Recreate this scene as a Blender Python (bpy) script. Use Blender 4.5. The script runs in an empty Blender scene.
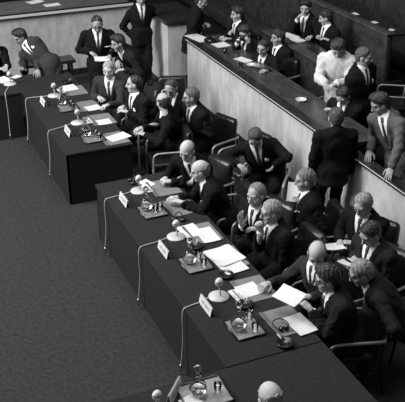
import bpy, bmesh, math, random
import numpy as np
from mathutils import Vector, Matrix
random.seed(7); rng = np.random.default_rng(7)
S = bpy.context.scene
COL = S.collection

# ------------------------------------------------------------------ camera
CX, CY, FPX, CAMH = 202.5, 201.0, 842.23, 5.4
RX = np.array([410.5 * -1, 439.0, FPX]); RX /= np.linalg.norm(RX)      # long axis of the room seen from the camera
AX = np.array([2400 - CX, 439.0, FPX]); AX /= np.linalg.norm(AX)
UP = np.cross(AX, RX); UP = UP if UP[1] > 0 else -UP
AX = AX - AX.dot(RX) * RX; AX /= np.linalg.norm(AX); UP /= np.linalg.norm(UP)
Rm = np.array([AX, RX, UP])
def at(u, v, z):
    """a photo point brought back to the horizontal plane at height z (metres)"""
    d = Rm @ np.array([(u - CX), -(v - CY), FPX])
    t = (z - CAMH) / d[2]
    return np.array([d[0] * t, d[1] * t, z])
cam = bpy.data.cameras.new('camera'); co = bpy.data.objects.new('camera', cam); COL.objects.link(co)
cam.sensor_width = 36; cam.lens = FPX / 405 * 36; cam.clip_end = 200
m = Matrix.Identity(4)
for i in range(3):
    m[i][0] = Rm[i, 0]; m[i][1] = Rm[i, 1]; m[i][2] = -Rm[i, 2]
m[2][3] = CAMH
co.matrix_world = m; S.camera = co

# ------------------------------------------------------------------ materials
def mat(name, v, rough=.7, noise=0, scale=40, bump=0, bscale=200, metal=0, spec=.5, sheen=0, stretch=None):
    M = bpy.data.materials.new(name); M.use_nodes = True
    nt = M.node_tree; b = nt.nodes['Principled BSDF']
    b.inputs['Base Color'].default_value = (v, v, v, 1); b.inputs['Roughness'].default_value = rough
    b.inputs['Metallic'].default_value = metal; b.inputs['Specular IOR Level'].default_value = spec
    if sheen: b.inputs['Sheen Weight'].default_value = sheen
    tc = nt.nodes.new('ShaderNodeTexCoord')
    mp = nt.nodes.new('ShaderNodeMapping'); nt.links.new(tc.outputs['Object'], mp.inputs['Vector'])
    if stretch: mp.inputs['Scale'].default_value = stretch
    if noise:
        n = nt.nodes.new('ShaderNodeTexNoise'); n.inputs['Scale'].default_value = scale; n.inputs['Detail'].default_value = 5
        n.inputs['Roughness'].default_value = .65
        nt.links.new(mp.outputs[0], n.inputs['Vector'])
        r = nt.nodes.new('ShaderNodeValToRGB'); e = r.color_ramp.elements
        a, c = v * (1 - noise), v * (1 + noise)
        e[0].position = .3; e[1].position = .7
        e[0].color = (a, a, a, 1); e[1].color = (c, c, c, 1)
        nt.links.new(n.outputs['Fac'], r.inputs['Fac']); nt.links.new(r.outputs['Color'], b.inputs['Base Color'])
    if bump:
        n2 = nt.nodes.new('ShaderNodeTexNoise'); n2.inputs['Scale'].default_value = bscale; n2.inputs['Detail'].default_value = 3
        nt.links.new(mp.outputs[0], n2.inputs['Vector'])
        bp = nt.nodes.new('ShaderNodeBump'); bp.inputs['Strength'].default_value = bump; bp.inputs['Distance'].default_value = .02
        nt.links.new(n2.outputs['Fac'], bp.inputs['Height']); nt.links.new(bp.outputs['Normal'], b.inputs['Normal'])
    return M
_suits = {}
def suit(v):
    if v not in _suits: _suits[v] = mat('suit_cloth_%03d' % int(v * 1000), v * .9, .9, .25, 60, .35, 14, spec=.08)
    return _suits[v]
_skins = {}
def skin(v):
    if v not in _skins: _skins[v] = mat('skin_%03d' % int(v * 1000), v * .92, .6, .14, 25, .15, 90, spec=.25)
    return _skins[v]
_hairs = {}
def hairm(v):
    if v not in _hairs: _hairs[v] = mat('hair_%03d' % int(v * 1000), v, .38, .6, 22, .8, 40, spec=.6, stretch=(5, .8, 2))
    return _hairs[v]
FEAT = mat('eye_dark', .05, .3); LIP = mat('lip', .16, .6)
SHIRT = mat('shirt_cotton', .8, .7, .04, 30, .2, 60)
TIE = mat('tie_silk', .02, .5, .4, 40); TIEG = mat('tie_grey_silk', .10, .5, .4, 40)
SHOE = mat('shoe_leather', .008, .25)
CARPET = mat('carpet', .036, .95, .35, 22, .5, 160, spec=.1)
CARPET2 = mat('podium_carpet', .014, .95, .3, 12, .4, 160, spec=.1)
CLOTH = mat('table_baize', .024, .95, .22, 30, .4, 220, spec=.1)
LEATHER = mat('black_leather', .012, .28, .4, 20, .25, 35)
SATIN = mat('satin_steel', .34, .38, metal=.45)
CHROME = mat('chrome', .62, .25, metal=1)
MARBLE = mat('pale_veneer', .52, .55, .22, 9, .05, 20, stretch=(1, 1, .35))
DARKWOOD = mat('dark_wood', .02, .22, .5, 6, .05, 20, stretch=(3, 1, 3))
DESKWOOD = mat('desk_wood', .045, .25, .4, 5, .05, 20, stretch=(3, 1, 3)); MARBLE_SHADED = mat('pale_veneer_shaded', .42, .55, .24, 9, .05, 20, stretch=(1, 1, .5))  # left wall: same pale veneer, its weaker light put into a darker colour
DARKWALL = mat('dark_panel', .012, .6, .4, 4)
TRIMW = mat('pale_trim', .55, .5)
PAPER = mat('paper', .64, .8, .03, 10)
FOLDER = mat('folder_card', .17, .7, .12, 15)
BLOTTER = mat('leather_blotter', .10, .5, .15, 15)
GREYP = mat('printed_ink', .12, .8)
WHITEPL = mat('cream_enamel', .5, .35, .06, 20)
BLACKPL = mat('black_bakelite', .012, .18)
SILVER = mat('silver_tray', .34, .34, .3, 25, metal=.55)
BENCH = mat('bench_leather', .028, .42, .6, 8, .3, 25)
BENCHTOP = mat('bench_edge', .05, .35, .6, 12)
CABLE = mat('grey_cable', .40, .6)
COAT = mat('pale_wool', .58, .85, .12, 10, .2, 10, spec=.2)
def glassm():
    M = bpy.data.materials.new('clear_glass'); M.use_nodes = True
    b = M.node_tree.nodes['Principled BSDF']
    b.inputs['Base Color'].default_value = (.95, .95, .95, 1); b.inputs['Roughness'].default_value = .04
    b.inputs['Transmission Weight'].default_value = 1; b.inputs['IOR'].default_value = 1.28
    return M
GLASS = glassm()

# ------------------------------------------------------------------ object helpers
def link(name, me, m=None, parent=None, smooth=True, mats=None):
    o = bpy.data.objects.new(name, me); COL.objects.link(o)
    for k in (mats or ([m] if m else [])): me.materials.append(k)
    if smooth and len(me.polygons):
        me.polygons.foreach_set('use_smooth', [True] * len(me.polygons))
    if parent: o.parent = parent
    return o
def from_bm(name, bm, m, parent=None, smooth=False):
    me = bpy.data.meshes.new(name); bmesh.ops.recalc_face_normals(bm, faces=bm.faces[:]); bm.to_mesh(me); bm.free()
    return link(name, me, m, parent, smooth)
def empty(name, loc=(0, 0, 0), rz=0.0):
    o = bpy.data.objects.new(name, None); COL.objects.link(o); o.empty_display_size = .1
    o.location = loc; o.rotation_euler = (0, 0, rz); return o
def tag(o, label, cat, group=None):
    o['label'] = label; o['category'] = cat
    if group: o['group'] = group
    return o
def structure(o): o['kind'] = 'structure'; return o
def bx(bm, x0, x1, y0, y1, z0, z1, bev=0, seg=2, mtx=None):
    r = bmesh.ops.create_cube(bm, size=1)
    M = Matrix.Translation(((x0 + x1) / 2, (y0 + y1) / 2, (z0 + z1) / 2)) @ Matrix.Diagonal((x1 - x0, y1 - y0, z1 - z0, 1))
    if mtx is not None: M = mtx @ M
    bmesh.ops.transform(bm, matrix=M, verts=r['verts'])
    if bev:
        es = list({e for v in r['verts'] for e in v.link_edges})
        bmesh.ops.bevel(bm, geom=es, offset=bev, segments=seg, affect='EDGES', profile=.5)
def box(name, x0, x1, y0, y1, z0, z1, m, parent=None, bev=0, smooth=False):
    bm = bmesh.new(); bx(bm, x0, x1, y0, y1, z0, z1, bev); return from_bm(name, bm, m, parent, smooth)
def lathe(bm, prof, n=20, mtx=None):
    rings = []
    for r, z in prof:
        ring = []
        for k in range(n):
            a = 2 * math.pi * k / n; p = Vector((r * math.cos(a), r * math.sin(a), z))
            ring.append(bm.verts.new(mtx @ p if mtx is not None else p))
        rings.append(ring)
    for a, b in zip(rings, rings[1:]):
        for k in range(n): bm.faces.new((a[k], a[(k + 1) % n], b[(k + 1) % n], b[k]))
    if prof[0][0] > 1e-4: bm.faces.new(rings[0][::-1])
    if prof[-1][0] > 1e-4: bm.faces.new(rings[-1])
    bmesh.ops.remove_doubles(bm, verts=[v for r in (rings[0], rings[-1]) for v in r], dist=1e-5)
def tube(bm, pts, r, n=8, sub=4):
    P = [Vector(p) for p in pts]
    if sub and len(P) > 2:                      # Catmull-Rom smoothing
        Q = []
        for i in range(len(P) - 1):
            a, b, c, d = P[max(i - 1, 0)], P[i], P[i + 1], P[min(i + 2, len(P) - 1)]
            for k in range(sub):
                t = k / sub
                Q.append(.5 * ((2 * b) + (c - a) * t + (2 * a - 5 * b + 4 * c - d) * t * t + (3 * b - a - 3 * c + d) * t ** 3))
        Q.append(P[-1]); P = Q
    rings = []; nrm = None
    for i, p in enumerate(P):
        t = (P[min(i + 1, len(P) - 1)] - P[max(i - 1, 0)]).normalized()
        if nrm is None: nrm = t.orthogonal().normalized()
        nrm = (nrm - t * nrm.dot(t)).normalized(); b = t.cross(nrm)
        rings.append([bm.verts.new(p + r * (math.cos(2 * math.pi * k / n) * nrm + math.sin(2 * math.pi * k / n) * b)) for k in range(n)])
    for a, b in zip(rings, rings[1:]):
        for k in range(n): bm.faces.new((a[k], a[(k + 1) % n], b[(k + 1) % n], b[k]))
    bm.faces.new(rings[0][::-1]); bm.faces.new(rings[-1])
def copy_tree(o, parent=None):
    c = o.copy(); COL.objects.link(c)
    if parent: c.parent = parent
    for ch in list(o.children): copy_tree(ch, c)
    return c

# ------------------------------------------------------------------ implicit surfaces for the figures
def smin(a, b, k):
    h = np.clip(.5 + .5 * (b - a) / k, 0, 1); return b * (1 - h) + a * h - k * h * (1 - h)
def cone(P, a, b, ra, rb):
    a = np.asarray(a, float); b = np.asarray(b, float); ab = b - a
    t = np.clip(((P - a) @ ab) / max(ab @ ab, 1e-9), 0, 1)
    return np.linalg.norm(P - a - t[:, None] * ab, axis=1) - (ra + (rb - ra) * t)
def ell(P, c, r, B=None):
    q = P - np.asarray(c, float)
    if B is not None: q = q @ B.T
    r = np.asarray(r, float)
    k0 = np.linalg.norm(q / r, axis=1); k1 = np.linalg.norm(q / (r * r), axis=1)
    return np.where(k1 > 1e-9, k0 * (k0 - 1) / np.maximum(k1, 1e-9), -r.min())
def surface(fn, lo, hi, h):
    lo = np.asarray(lo, float); hi = np.asarray(hi, float)
    n = np.maximum(np.ceil((hi - lo) / h).astype(int) + 1, 3)
    ax = [lo[i] + h * np.arange(n[i]) for i in range(3)]
    G = np.stack(np.meshgrid(*ax, indexing='ij'), -1).reshape(-1, 3)
    B = 4
    nc = (n + B - 1) // B
    cc = np.stack(np.meshgrid(*[lo[i] + h * (np.arange(nc[i]) * B + (B - 1) / 2) for i in range(3)], indexing='ij'), -1).reshape(-1, 3)
    Fc = fn(cc).reshape(nc)
    Ff = Fc.repeat(B, 0).repeat(B, 1).repeat(B, 2)[:n[0], :n[1], :n[2]].reshape(-1).copy()
    near = np.abs(Ff) < h * B * 1.5 + .012
    Ff[near] = fn(G[near])
    F = Ff.reshape(n)
    # never touch the border: the surface stays closed
    F[0] = np.maximum(F[0], 1e-3); F[-1] = np.maximum(F[-1], 1e-3); F[:, 0] = np.maximum(F[:, 0], 1e-3); F[:, -1] = np.maximum(F[:, -1], 1e-3)
    F[:, :, 0] = np.maximum(F[:, :, 0], 1e-3); F[:, :, -1] = np.maximum(F[:, :, -1], 1e-3)
    ins = F < 0
    c = n - 1
    acc = np.zeros((*c, 3)); cnt = np.zeros(c)
    offs = [(i, j, k) for i in (0, 1) for j in (0, 1) for k in (0, 1)]
    def sl(o): return tuple(slice(o[d], o[d] + c[d]) for d in range(3))
    for o in offs:
        for d in range(3):
            if o[d]: continue
            p = list(o); p[d] = 1
            A, Bv = F[sl(o)], F[sl(p)]
            x = (A < 0) != (Bv < 0)
            t = np.where(x, A / np.where(x, A - Bv, 1), 0)
            for e in range(3):
                acc[..., e] += np.where(x, o[e] + (t if e == d else 0), 0)
            cnt += x
    act = cnt > 0
    idx = -np.ones(c, int); idx[act] = np.arange(act.sum())
    ijk = np.argwhere(act)
    V = lo + h * (ijk + acc[act] / cnt[act][:, None])
    Q = []
    for d in range(3):
        a, b = [(1, 2), (2, 0), (0, 1)][d]
        s0 = [slice(None)] * 3; s1 = [slice(None)] * 3
        s0[d] = slice(0, n[d] - 1); s1[d] = slice(1, n[d])
        I0, I1 = ins[tuple(s0)], ins[tuple(s1)]
        E = np.argwhere(I0 != I1)
        E = E[(E[:, a] > 0) & (E[:, b] > 0) & (E[:, a] < n[a] - 1) & (E[:, b] < n[b] - 1)]
        if not len(E): continue
        def cell(da, db):
            q = E.copy(); q[:, a] -= da; q[:, b] -= db; return idx[q[:, 0], q[:, 1], q[:, 2]]
        q = np.stack([cell(1, 1), cell(0, 1), cell(0, 0), cell(1, 0)], 1)
        fl = ~I0[E[:, 0], E[:, 1], E[:, 2]]
        q[fl] = q[fl][:, ::-1]
        Q.append(q)
    Q = np.concatenate(Q) if Q else np.zeros((0, 4), int)
    return V, Q
def mesh_np(name, V, Q, mi=None):
    me = bpy.data.meshes.new(name)
    me.vertices.add(len(V)); me.vertices.foreach_set('co', np.asarray(V, np.float32).ravel())
    me.loops.add(Q.size); me.loops.foreach_set('vertex_index', Q.astype(np.int32).ravel())
    me.polygons.add(len(Q)); me.polygons.foreach_set('loop_start', np.arange(0, Q.size, 4, dtype=np.int32))
    if mi is not None: me.polygons.foreach_set('material_index', mi.astype(np.int32))
    me.update(calc_edges=True); me.validate(); return me

# ---- head template: origin between the ears, +y face, +z up ----
def head_sdf(P):
    ax = np.abs(P[:, 0]); M = np.stack([ax, P[:, 1], P[:, 2]], 1)
    d = ell(P, (0, -.012, .035), (.077, .098, .087))                     # skull
    d = smin(d, ell(P, (0, .022, -.035), (.060, .068, .082)), .03)      # face
    d = smin(d, ell(P, (0, .055, -.098), (.030, .028, .022)), .025)     # chin
    d = smin(d, ell(M, (.045, .045, -.025), (.024, .03, .022)), .02)    # cheek bones
    d = smin(d, cone(P, (-.04, .075, .03), (.04, .075, .03), .014, .014), .014)   # brow
    d = -smin(-d, ell(M, (.032, .094, .008), (.019, .014, .011)), .010)  # eye sockets
    d = smin(d, cone(P, (0, .085, .018), (0, .108, -.028), .009, .014), .010)      # nose
    d = smin(d, ell(M, (.011, .095, -.032), (.008, .011, .008)), .006)
    d = smin(d, ell(M, (.032, .077, .006), (.013, .013, .010)), .004)   # eyeballs
    d = smin(d, cone(P, (-.018, .083, -.060), (.018, .083, -.060), .008, .008), .008)  # mouth
    d = -smin(-d, cone(P, (-.02, .094, -.061), (.02, .094, -.061), .004, .004), .004)
    d = smin(d, ell(M, (.080, -.008, -.008), (.011, .023, .034)), .008)  # ears
    d = smin(d, cone(P, (0, -.022, -.06), (0, -.045, -.21), .053, .060), .03)      # neck
    return d
HV, HQ = surface(head_sdf, (-.11, -.14, -.22), (.11, .14, .14), .0045)
hc = HV[HQ].mean(1); hx = np.abs(hc[:, 0])
HM = np.zeros(len(HQ), int)
HM[(hc[:, 1] > .078) & (((hx - .032) / .0115) ** 2 + ((hc[:, 2] - .006) / .0055) ** 2 < 1)] = 1       # eyes
HM[(hc[:, 1] > .06) & (hx > .014) & (hx < .054) & (np.abs(hc[:, 2] - (.034 - .08 * np.abs(hx - .03))) < .006)] = 2   # eyebrows
HM[(hc[:, 1] > .07) & (hx < .024) & (np.abs(hc[:, 2] + .061) < .006)] = 3                             # mouth
def hair_template(style):
    if style == 'short': H = ([-.12, -.05, 0, .03, .055, .08, .1], [-.08, -.075, -.022, .015, .058, .100, .118]); off = .013
    if style == 'full': H = ([-.12, -.05, 0, .03, .055, .085, .1], [-.085, -.08, -.022, .015, .050, .088, .100]); off = .019
    if style == 'receding': H = ([-.12, -.05, 0, .02, .04, .055, .07], [-.08, -.075, -.018, .025, .085, .112, .14]); off = .010
    if style == 'bald': H = ([-.12, -.05, 0, .02, .035, .06], [-.08, -.075, -.022, .012, .05, .14]); off = .011
    if style == 'woman': H = ([-.12, -.05, -.005, .03, .06, .085, .1], [-.13, -.12, -.07, .015, .055, .078, .085]); off = .032
    def f(P):
        hl = np.interp(P[:, 1], *H) + .006 * np.sin(P[:, 0] * 75 + 1.3) + .004 * np.sin(P[:, 1] * 160)
        q = np.clip((P[:, 2] - hl) / .07, 0, 1) ** .8
        o = off * q - .0015
        base = ell(P, (0, -.012, .035), (.0775, .0985, .0875))
        base = smin(base, ell(P, (0, -.05, -.03), (.062, .05, .07)), .03)
        if style in ('full', 'woman'): base = smin(base, ell(P, (.022, .025, .10), (.05, .055, .024)), .035)
        strand = .0028 * np.sin(P[:, 0] * 230 + 30 * np.sin(P[:, 1] * 22) + P[:, 2] * 60) + .002 * np.sin(P[:, 1] * 170 + P[:, 0] * 90)
        d = np.maximum(base - o + strand * q, (hl - P[:, 2]) * .8)
        if style == 'bald':
            top = .056 - .28 * np.clip(P[:, 1] + .06, -.1, .03) + .006 * np.sin(P[:, 0] * 120)
            d = np.maximum(d, (P[:, 2] - top) * .8)
        ear = ell(np.stack([np.abs(P[:, 0]), P[:, 1], P[:, 2]], 1), (.085, -.005, -.008), (.03, .026, .035))
        return np.maximum(d, -ear)
    return surface(f, (-.13, -.16, -.14), (.13, .13, .165), .006)
HAIR = {s: hair_template(s) for s in ('short', 'full', 'receding', 'bald', 'woman')}
# ---- hand template (right hand): origin wrist, +y fingers, +z back of the hand, thumb at -x ----
def hand_template(curl, thumb):
    def chain(base, dirs, L, r):
        pts = [np.array(base, float)]
        for d, l in zip(dirs, L): pts.append(pts[-1] + np.array(d) * l)
        return pts, r
    ch = []
    for x, ln, sp in ((-.030, .94, -.10), (-.010, 1.05, -.03), (.011, .97, .04), (.030, .76, .12)):
        dirs = []; a = 0
        for s in (1, 1.1, .8):
            a += curl * s
            dirs.append((sp * math.cos(a), math.cos(a), -math.sin(a)))
        ch.append(chain((x, .088, 0), dirs, (.042 * ln, .027 * ln, .02 * ln), (.0098, .0088, .0082, .007)))
    t = thumb
    ch.append(chain((-.026, .025, -.006), ((-.80, .52, -.28 - t), (-.35, .86, -.3 - t), (-.12, .9, -.35 - t)), (.04, .032, .026), (.014, .0115, .0105, .0085)))
    def f(P):
        d = ell(P, (0, .055, 0), (.043, .056, .019))
        d = smin(d, cone(P, (-.028, .088, 0), (.03, .084, 0), .012, .011), .012)
        d = smin(d, cone(P, (0, -.05, 0), (0, .02, 0), .028, .027), .02)
        for pts, r in ch:
            e = np.full(len(P), 9.)
            for i in range(3): e = np.minimum(e, cone(P, pts[i], pts[i + 1], r[i], r[i + 1]))
            d = smin(d, e, .005)
        return d
    return surface(f, (-.11, -.06, -.11), (.075, .22, .045), .0042)
HANDS = {'flat': hand_template(.16, 0), 'relaxed': hand_template(.42, .1), 'hold': hand_template(.8, .35), 'fist': hand_template(1.25, .5)}

def norm(v): v = np.asarray(v, float); return v / max(np.linalg.norm(v), 1e-9)
def frame(y, z):
    y = norm(y); x = norm(np.cross(y, z)); z = np.cross(x, y); return np.array([x, y, z])     # rows = local axes
def ik(S0, W, la, lb, pole):
    d = W - S0; L = np.linalg.norm(d); mx = la + lb - .005
    if L > mx: W = S0 + d / L * mx; d = W - S0; L = mx
    if L < .12: W = S0 + d / max(L, 1e-6) * .12; d = W - S0; L = .12
    n = d / L; a = (la * la - lb * lb + L * L) / (2 * L); h = math.sqrt(max(la * la - a * a, 0))
    p = pole - (pole @ n) * n; p = norm(p)
    return S0 + n * a + p * h, W

HANDPOS = {}
def person(label, head, yaw, pose='sit', pel=None, hyaw=None, pitch=10, roll=0, hl=None, hr=None, suitv=.010, skinv=.42,
           hair='short', hairv=.02, glasses=False, square=False, tie=TIE, handpose=('relaxed', 'relaxed'), floor=0.0, lean=.12,
           trousers=None, coat=False, shirt=True, group=None, seat=.46, h=.0115, wide=1.13, poles=(None, None), feet=None, hd=(None, None), hidden_face=False):
    """One figure. head = centre of the head in the room; pel = hip centre; hl/hr = hand targets; yaw in degrees."""
    head = np.asarray(head, float); y = math.radians(yaw)
    Fw = np.array([math.cos(y), math.sin(y), 0]); Rt = np.array([math.sin(y), -math.cos(y), 0]); U = np.array([0, 0, 1.])
    if pel is None:
        pz = floor + (seat + .09 if pose == 'sit' else .93)
        pel = np.array([head[0], head[1], pz]) - Fw * lean
    pel = np.asarray(pel, float)
    sp = norm(head - pel)
    hy = math.radians(yaw if hyaw is None else hyaw); p = math.radians(pitch); rl = math.radians(roll)
    hf0 = np.array([math.cos(hy), math.sin(hy), 0]); hr0 = np.array([math.sin(hy), -math.cos(hy), 0])
    hf = hf0 * math.cos(p) - U * math.sin(p); hu = hf0 * math.sin(p) + U * math.cos(p)
    hx_, hu = hr0 * math.cos(rl) + hu * math.sin(rl), hu * math.cos(rl) - hr0 * math.sin(rl)
    HB = np.array([hx_, hf, hu])                       # rows
    nb = head + (-.045 * hf - .155 * hu) * .55 + (-sp * .165 ) * .45         # base of the neck
    spv = nb - pel; sl = np.linalg.norm(spv); su = spv / sl
    cf = norm(Fw - (Fw @ su) * su); cr = np.cross(cf, su)
    CB = np.array([cr, cf, su])
    k = sl / .53
    org = np.array([pel[0], pel[1], floor])
    def L(r, f, u): return nb + cr * r + cf * f + su * u
    w = wide
    sh = [L(-.178 * w, -.005, -.055), L(.178 * w, -.005, -.055)]
    # arms
    arms = []
    for s, tgt in ((0, hl), (1, hr)):
        if tgt is not None:                                # a long reach carries the shoulder along
            rv = np.asarray(tgt, float) - sh[s]; rd = np.linalg.norm(rv); sh[s] = sh[s] + rv / rd * min(max(rd - .52, 0), .085)
        sg = -1 if s == 0 else 1
        if tgt is None: tgt = (sh[s] - U * .66 + Rt * sg * .05 + Fw * .10) if pose == 'stand' else pel + Rt * sg * .12 + Fw * .33 + U * .13
        tgt = np.asarray(tgt, float)
        if hd[s] is not None: dr = norm(hd[s])
        else:
            dr = norm(tgt - sh[s] + np.array([0, 0, .15 if pose == 'sit' else 0])); 
        W = tgt - dr * .08
        pole = np.asarray(poles[s], float) if poles[s] is not None else Rt * sg * .55 - U * .9 - Fw * .35
        E, W = ik(sh[s], W, .295, .265, pole)
        if hd[s] is None: dr = norm(norm(W - E) + .35 * dr)
        arms.append((sh[s], E, W, dr))
    # legs
    legs = []
    for s in (0, 1):
        sg = -1 if s == 0 else 1
        hp = pel + Rt * sg * .09 * w - su * .02
        if pose == 'sit':
            kn = hp + Fw * .42 + Rt * sg * .05 + U * (floor + seat + .05 - hp[2]) ; an = np.array([*(kn + Fw * (-.02 - .08 * s))[:2], floor + .085])
        else:
            ft = feet[s] if feet is not None else np.array([*(pel + Rt * sg * .10 + Fw * (.03 - .05 * s))[:2], 0])
            an = np.array([ft[0], ft[1], floor + .085]); kn, an = ik(hp, an, .44, .42, Fw)
        legs.append((hp, kn, an))
    def torso(P, g=0):
        d = ell(P, nb + spv * -.40 + cf * .006, (.160 * w + g, .112 * w + g, .27 * k + g), CB)
        d = smin(d, ell(P, nb - su * .17 * k - cf * .005, (.172 * w + g, .118 + g, .17 + g), CB), .05)
        d = smin(d, ell(P, pel + su * .03, (.172 * w + g, .128 * w + g, .15 + g), CB), .06)
        d = smin(d, cone(P, sh[0] - su * .015, sh[1] - su * .015, .066 + g, .066 + g), .05)
        d = smin(d, cone(P, L(-.09, -.02, -.035), L(0, -.03, .02), .05 + g, .05 + g), .03)
        d = smin(d, cone(P, L(.09, -.02, -.035), L(0, -.03, .02), .05 + g, .05 + g), .03)
        return d
    def bounds(pts, pad): A = np.array(pts); return A.min(0) - pad, A.max(0) + pad
    root = empty('person', org)
    def put(name, V, Q, m=None, mats=None, mi=None):
        me = mesh_np(name, V - org, Q, mi)
        o = link(name, me, m, root, True, mats); return o
    # --- body: trunk and limbs, head, two hands in one mesh
    def body(P):
        d = torso(P, -.028)
        for S0, E, W, dr in arms:
            d = smin(d, cone(P, S0, E, .045, .038), .03); d = np.minimum(d, cone(P, E, W, .037, .027))
        for hp, kn, an in legs:
            d = smin(d, cone(P, hp, kn, .07, .05), .03); d = smin(d, cone(P, kn, an, .05, .035), .02)
            d = smin(d, cone(P, an - U * .03, an - U * .05 + Fw * .11, .03, .024), .02)
        return smin(d, cone(P, nb - su * .05, nb + .4 * (head - nb), .055, .052), .03)
    allp = [nb, pel, *sh] + [q for a in arms for q in a[:3]] + [q for l in legs for q in l]
    lo, hi = bounds(allp, .14)
    V, Q = surface(body, lo, hi, .024)
    Vs = [V]; Qs = [Q]; Ms = [np.zeros(len(Q), int)]; off = len(V)
    Vs.append(HV * 1.06 @ HB + head); Qs.append(HQ + off); Ms.append(HM); off += len(HV)
    for s, (S0, E, W, dr) in enumerate(arms):
        HVt, HQt = HANDS[handpose[s]]
        zn = np.array([0, 0, 1.]) if abs(dr[2]) < .8 else (Rt * (-1 if s == 0 else 1))
        if abs(dr[2]) < .8 and s == 0 and False: zn = zn
        Bf = frame(dr, zn)
        T = HVt.copy()
        if s == 0: T[:, 0] *= -1
        Vs.append(T @ Bf + W); q = HQt + off
        if s == 0: q = q[:, ::-1]
        Qs.append(q); Ms.append(np.zeros(len(HQt), int)); off += len(HVt)
    put('body', np.concatenate(Vs), np.concatenate(Qs), mats=[skin(skinv), FEAT, hairm(max(hairv * .8, .015)), LIP], mi=np.concatenate(Ms))
    # --- hair
    if hair:
        V, Q = HAIR[hair]; put('hair', V * 1.06 @ HB + head, Q, hairm(hairv))
    # --- jacket
    JM = COAT if coat else suit(suitv)
    vdepth = -.33 * k
    def wedge(P):
        q = (P - nb) @ CB.T
        r, f, u = q[:, 0], q[:, 1], q[:, 2]
        half = .075 * (u - vdepth) / -vdepth
        return np.maximum.reduce([np.abs(r) - half, -(f - .0), vdepth - u, u - .14]), q
    skirt_dn = (.62 if coat else .17)
    def sleeves(P, g):
        d = None
        for S0, E, W, dr in arms:
            a = norm(W - E)
            e = smin(cone(P, S0, E, .064 + g, .053 + g), cone(P, E, W - a * .028, .053 + g, .043 + g), .02)
            e = e + .004 * np.sin((P @ (a * 95)) + 3 * np.sin(P @ np.array([31., 17, 23])))
            d = e if d is None else np.minimum(d, e)
        return d
    def jacket(P):
        d = torso(P, .018 if not coat else .035)
        if pose == 'stand':
            d = smin(d, cone(P, pel, pel - U * skirt_dn, .155 * w, .175 * w if not coat else .22), .06)
            d = np.maximum(d, (pel[2] - skirt_dn) - P[:, 2])
        else:
            for hp, kn, an in legs: d = smin(d, cone(P, hp, hp + (kn - hp) * .32, .105, .098), .04)
        d = smin(d, sleeves(P, .009 if not coat else .02), .028)
        d = smin(d, cone(P, nb - su * .06 - cf * .02, nb + su * .015 - cf * .02, .082, .070), .02)
        d = d + .0035 * np.sin(P @ np.array([38., 21, 45]) + 2.5 * np.sin(P @ np.array([19., -27, 9])))
        if shirt:
            wd, q = wedge(P)
            lap = np.abs(wd) ; on = (q[:, 1] > .02) & (q[:, 2] < -.02) & (q[:, 2] > vdepth - .01)
            d = np.where(on & (wd > 0) & (wd < .042), d - .007, d)          # lapels
            d = np.maximum(d, -np.maximum(wd, -(torso(P, -.006))))
        return d
    pts = [nb, pel, *sh] + [q for a in arms for q in a[:3]]
    if pose == 'stand': pts.append(pel - U * (skirt_dn - .02))
    else: pts += [l[0] + (l[1] - l[0]) * .35 for l in legs]
    lo, hi = bounds(pts, .15)
    V, Q = surface(jacket, lo, hi, h)
    jk = put('coat' if coat else 'jacket', V, Q, JM)
    # --- shirt front with collar, tie, cuffs
    if shirt:
        nd = norm(head - nb)
        def shf(P):
            q = (P - nb) @ CB.T
            d = np.maximum(torso(P, 0.006), np.maximum.reduce([np.abs(q[:, 0]) - .085, -q[:, 1], vdepth - .02 - q[:, 2]]))
            colr = np.maximum(cone(P, nb - su * .02 - cf * .012, nb + nd * .036 - cf * .004, .070, .063), (P - nb) @ nd - .042)
            return np.minimum(d, colr)
        c0 = nb - su * .14
        lo, hi = bounds([nb + nd * .05, nb + su * vdepth, nb + cf * .08], .13)
        V, Q = surface(shf, lo, hi, .010)
        if len(Q): put('shirt', V, Q, SHIRT)
        if tie:
            def tf(P):
                q = (P - nb) @ CB.T; u = q[:, 2]
                wd_ = np.where(u > -.055, .021, .013 + .05 * np.clip(-(u + .055), 0, .4))
                return np.maximum.reduce([torso(P, .014), np.abs(q[:, 0]) - wd_, -q[:, 1], vdepth - .01 - u, u - .004])
            V, Q = surface(tf, lo, hi, .0085)
            if len(Q): put('tie', V, Q, tie)
        for S0, E, W, dr in arms:
            a = norm(W - E); bm = bmesh.new()
            Mx = Matrix.Translation(Vector(W - org)) @ Vector((0, 0, 1)).rotation_difference(Vector(a)).to_matrix().to_4x4()
            lathe(bm, [(.031, -.05), (.040, -.048), (.0385, -.006), (.031, -.004)], 16, Mx)
            from_bm('shirt_cuff', bm, SHIRT, root, True)
    if square:
        bm = bmesh.new()
        c = L(-.10, .0, -.17 * k)
        # march out of the chest to the cloth's surface
        for _ in range(60):
            if torso(c[None], .020)[0] > -.001: break
            c = c + cf * .004
        Mx = Matrix.Translation(Vector(c - org)) @ Matrix((tuple(cr), tuple(cf), tuple(su))).transposed().to_4x4()
        bx(bm, -.026, .026, -.006, .009, -.024, .012, .004, 1, Mx)
        bx(bm, -.014, .016, -.004, .010, .0, .034, .004, 1, Mx @ Matrix.Rotation(.4, 4, 'Y'))
        from_bm('pocket_square', bm, SHIRT, root, True)
    # --- trousers, shoes
    def trous(P):
        d = ell(P, pel, (.165 * w, .125, .13), CB)
        for hp, kn, an in legs:
            e = smin(cone(P, hp, kn, .094, .070), cone(P, kn, an, .068, .058), .03)
            e = e + .004 * np.sin(P @ np.array([17., 23, 41]))
            d = smin(d, e, .03)
        return np.maximum(d, floor + .055 - P[:, 2])
    lo, hi = bounds([pel] + [q for l in legs for q in l], .15)
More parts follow.
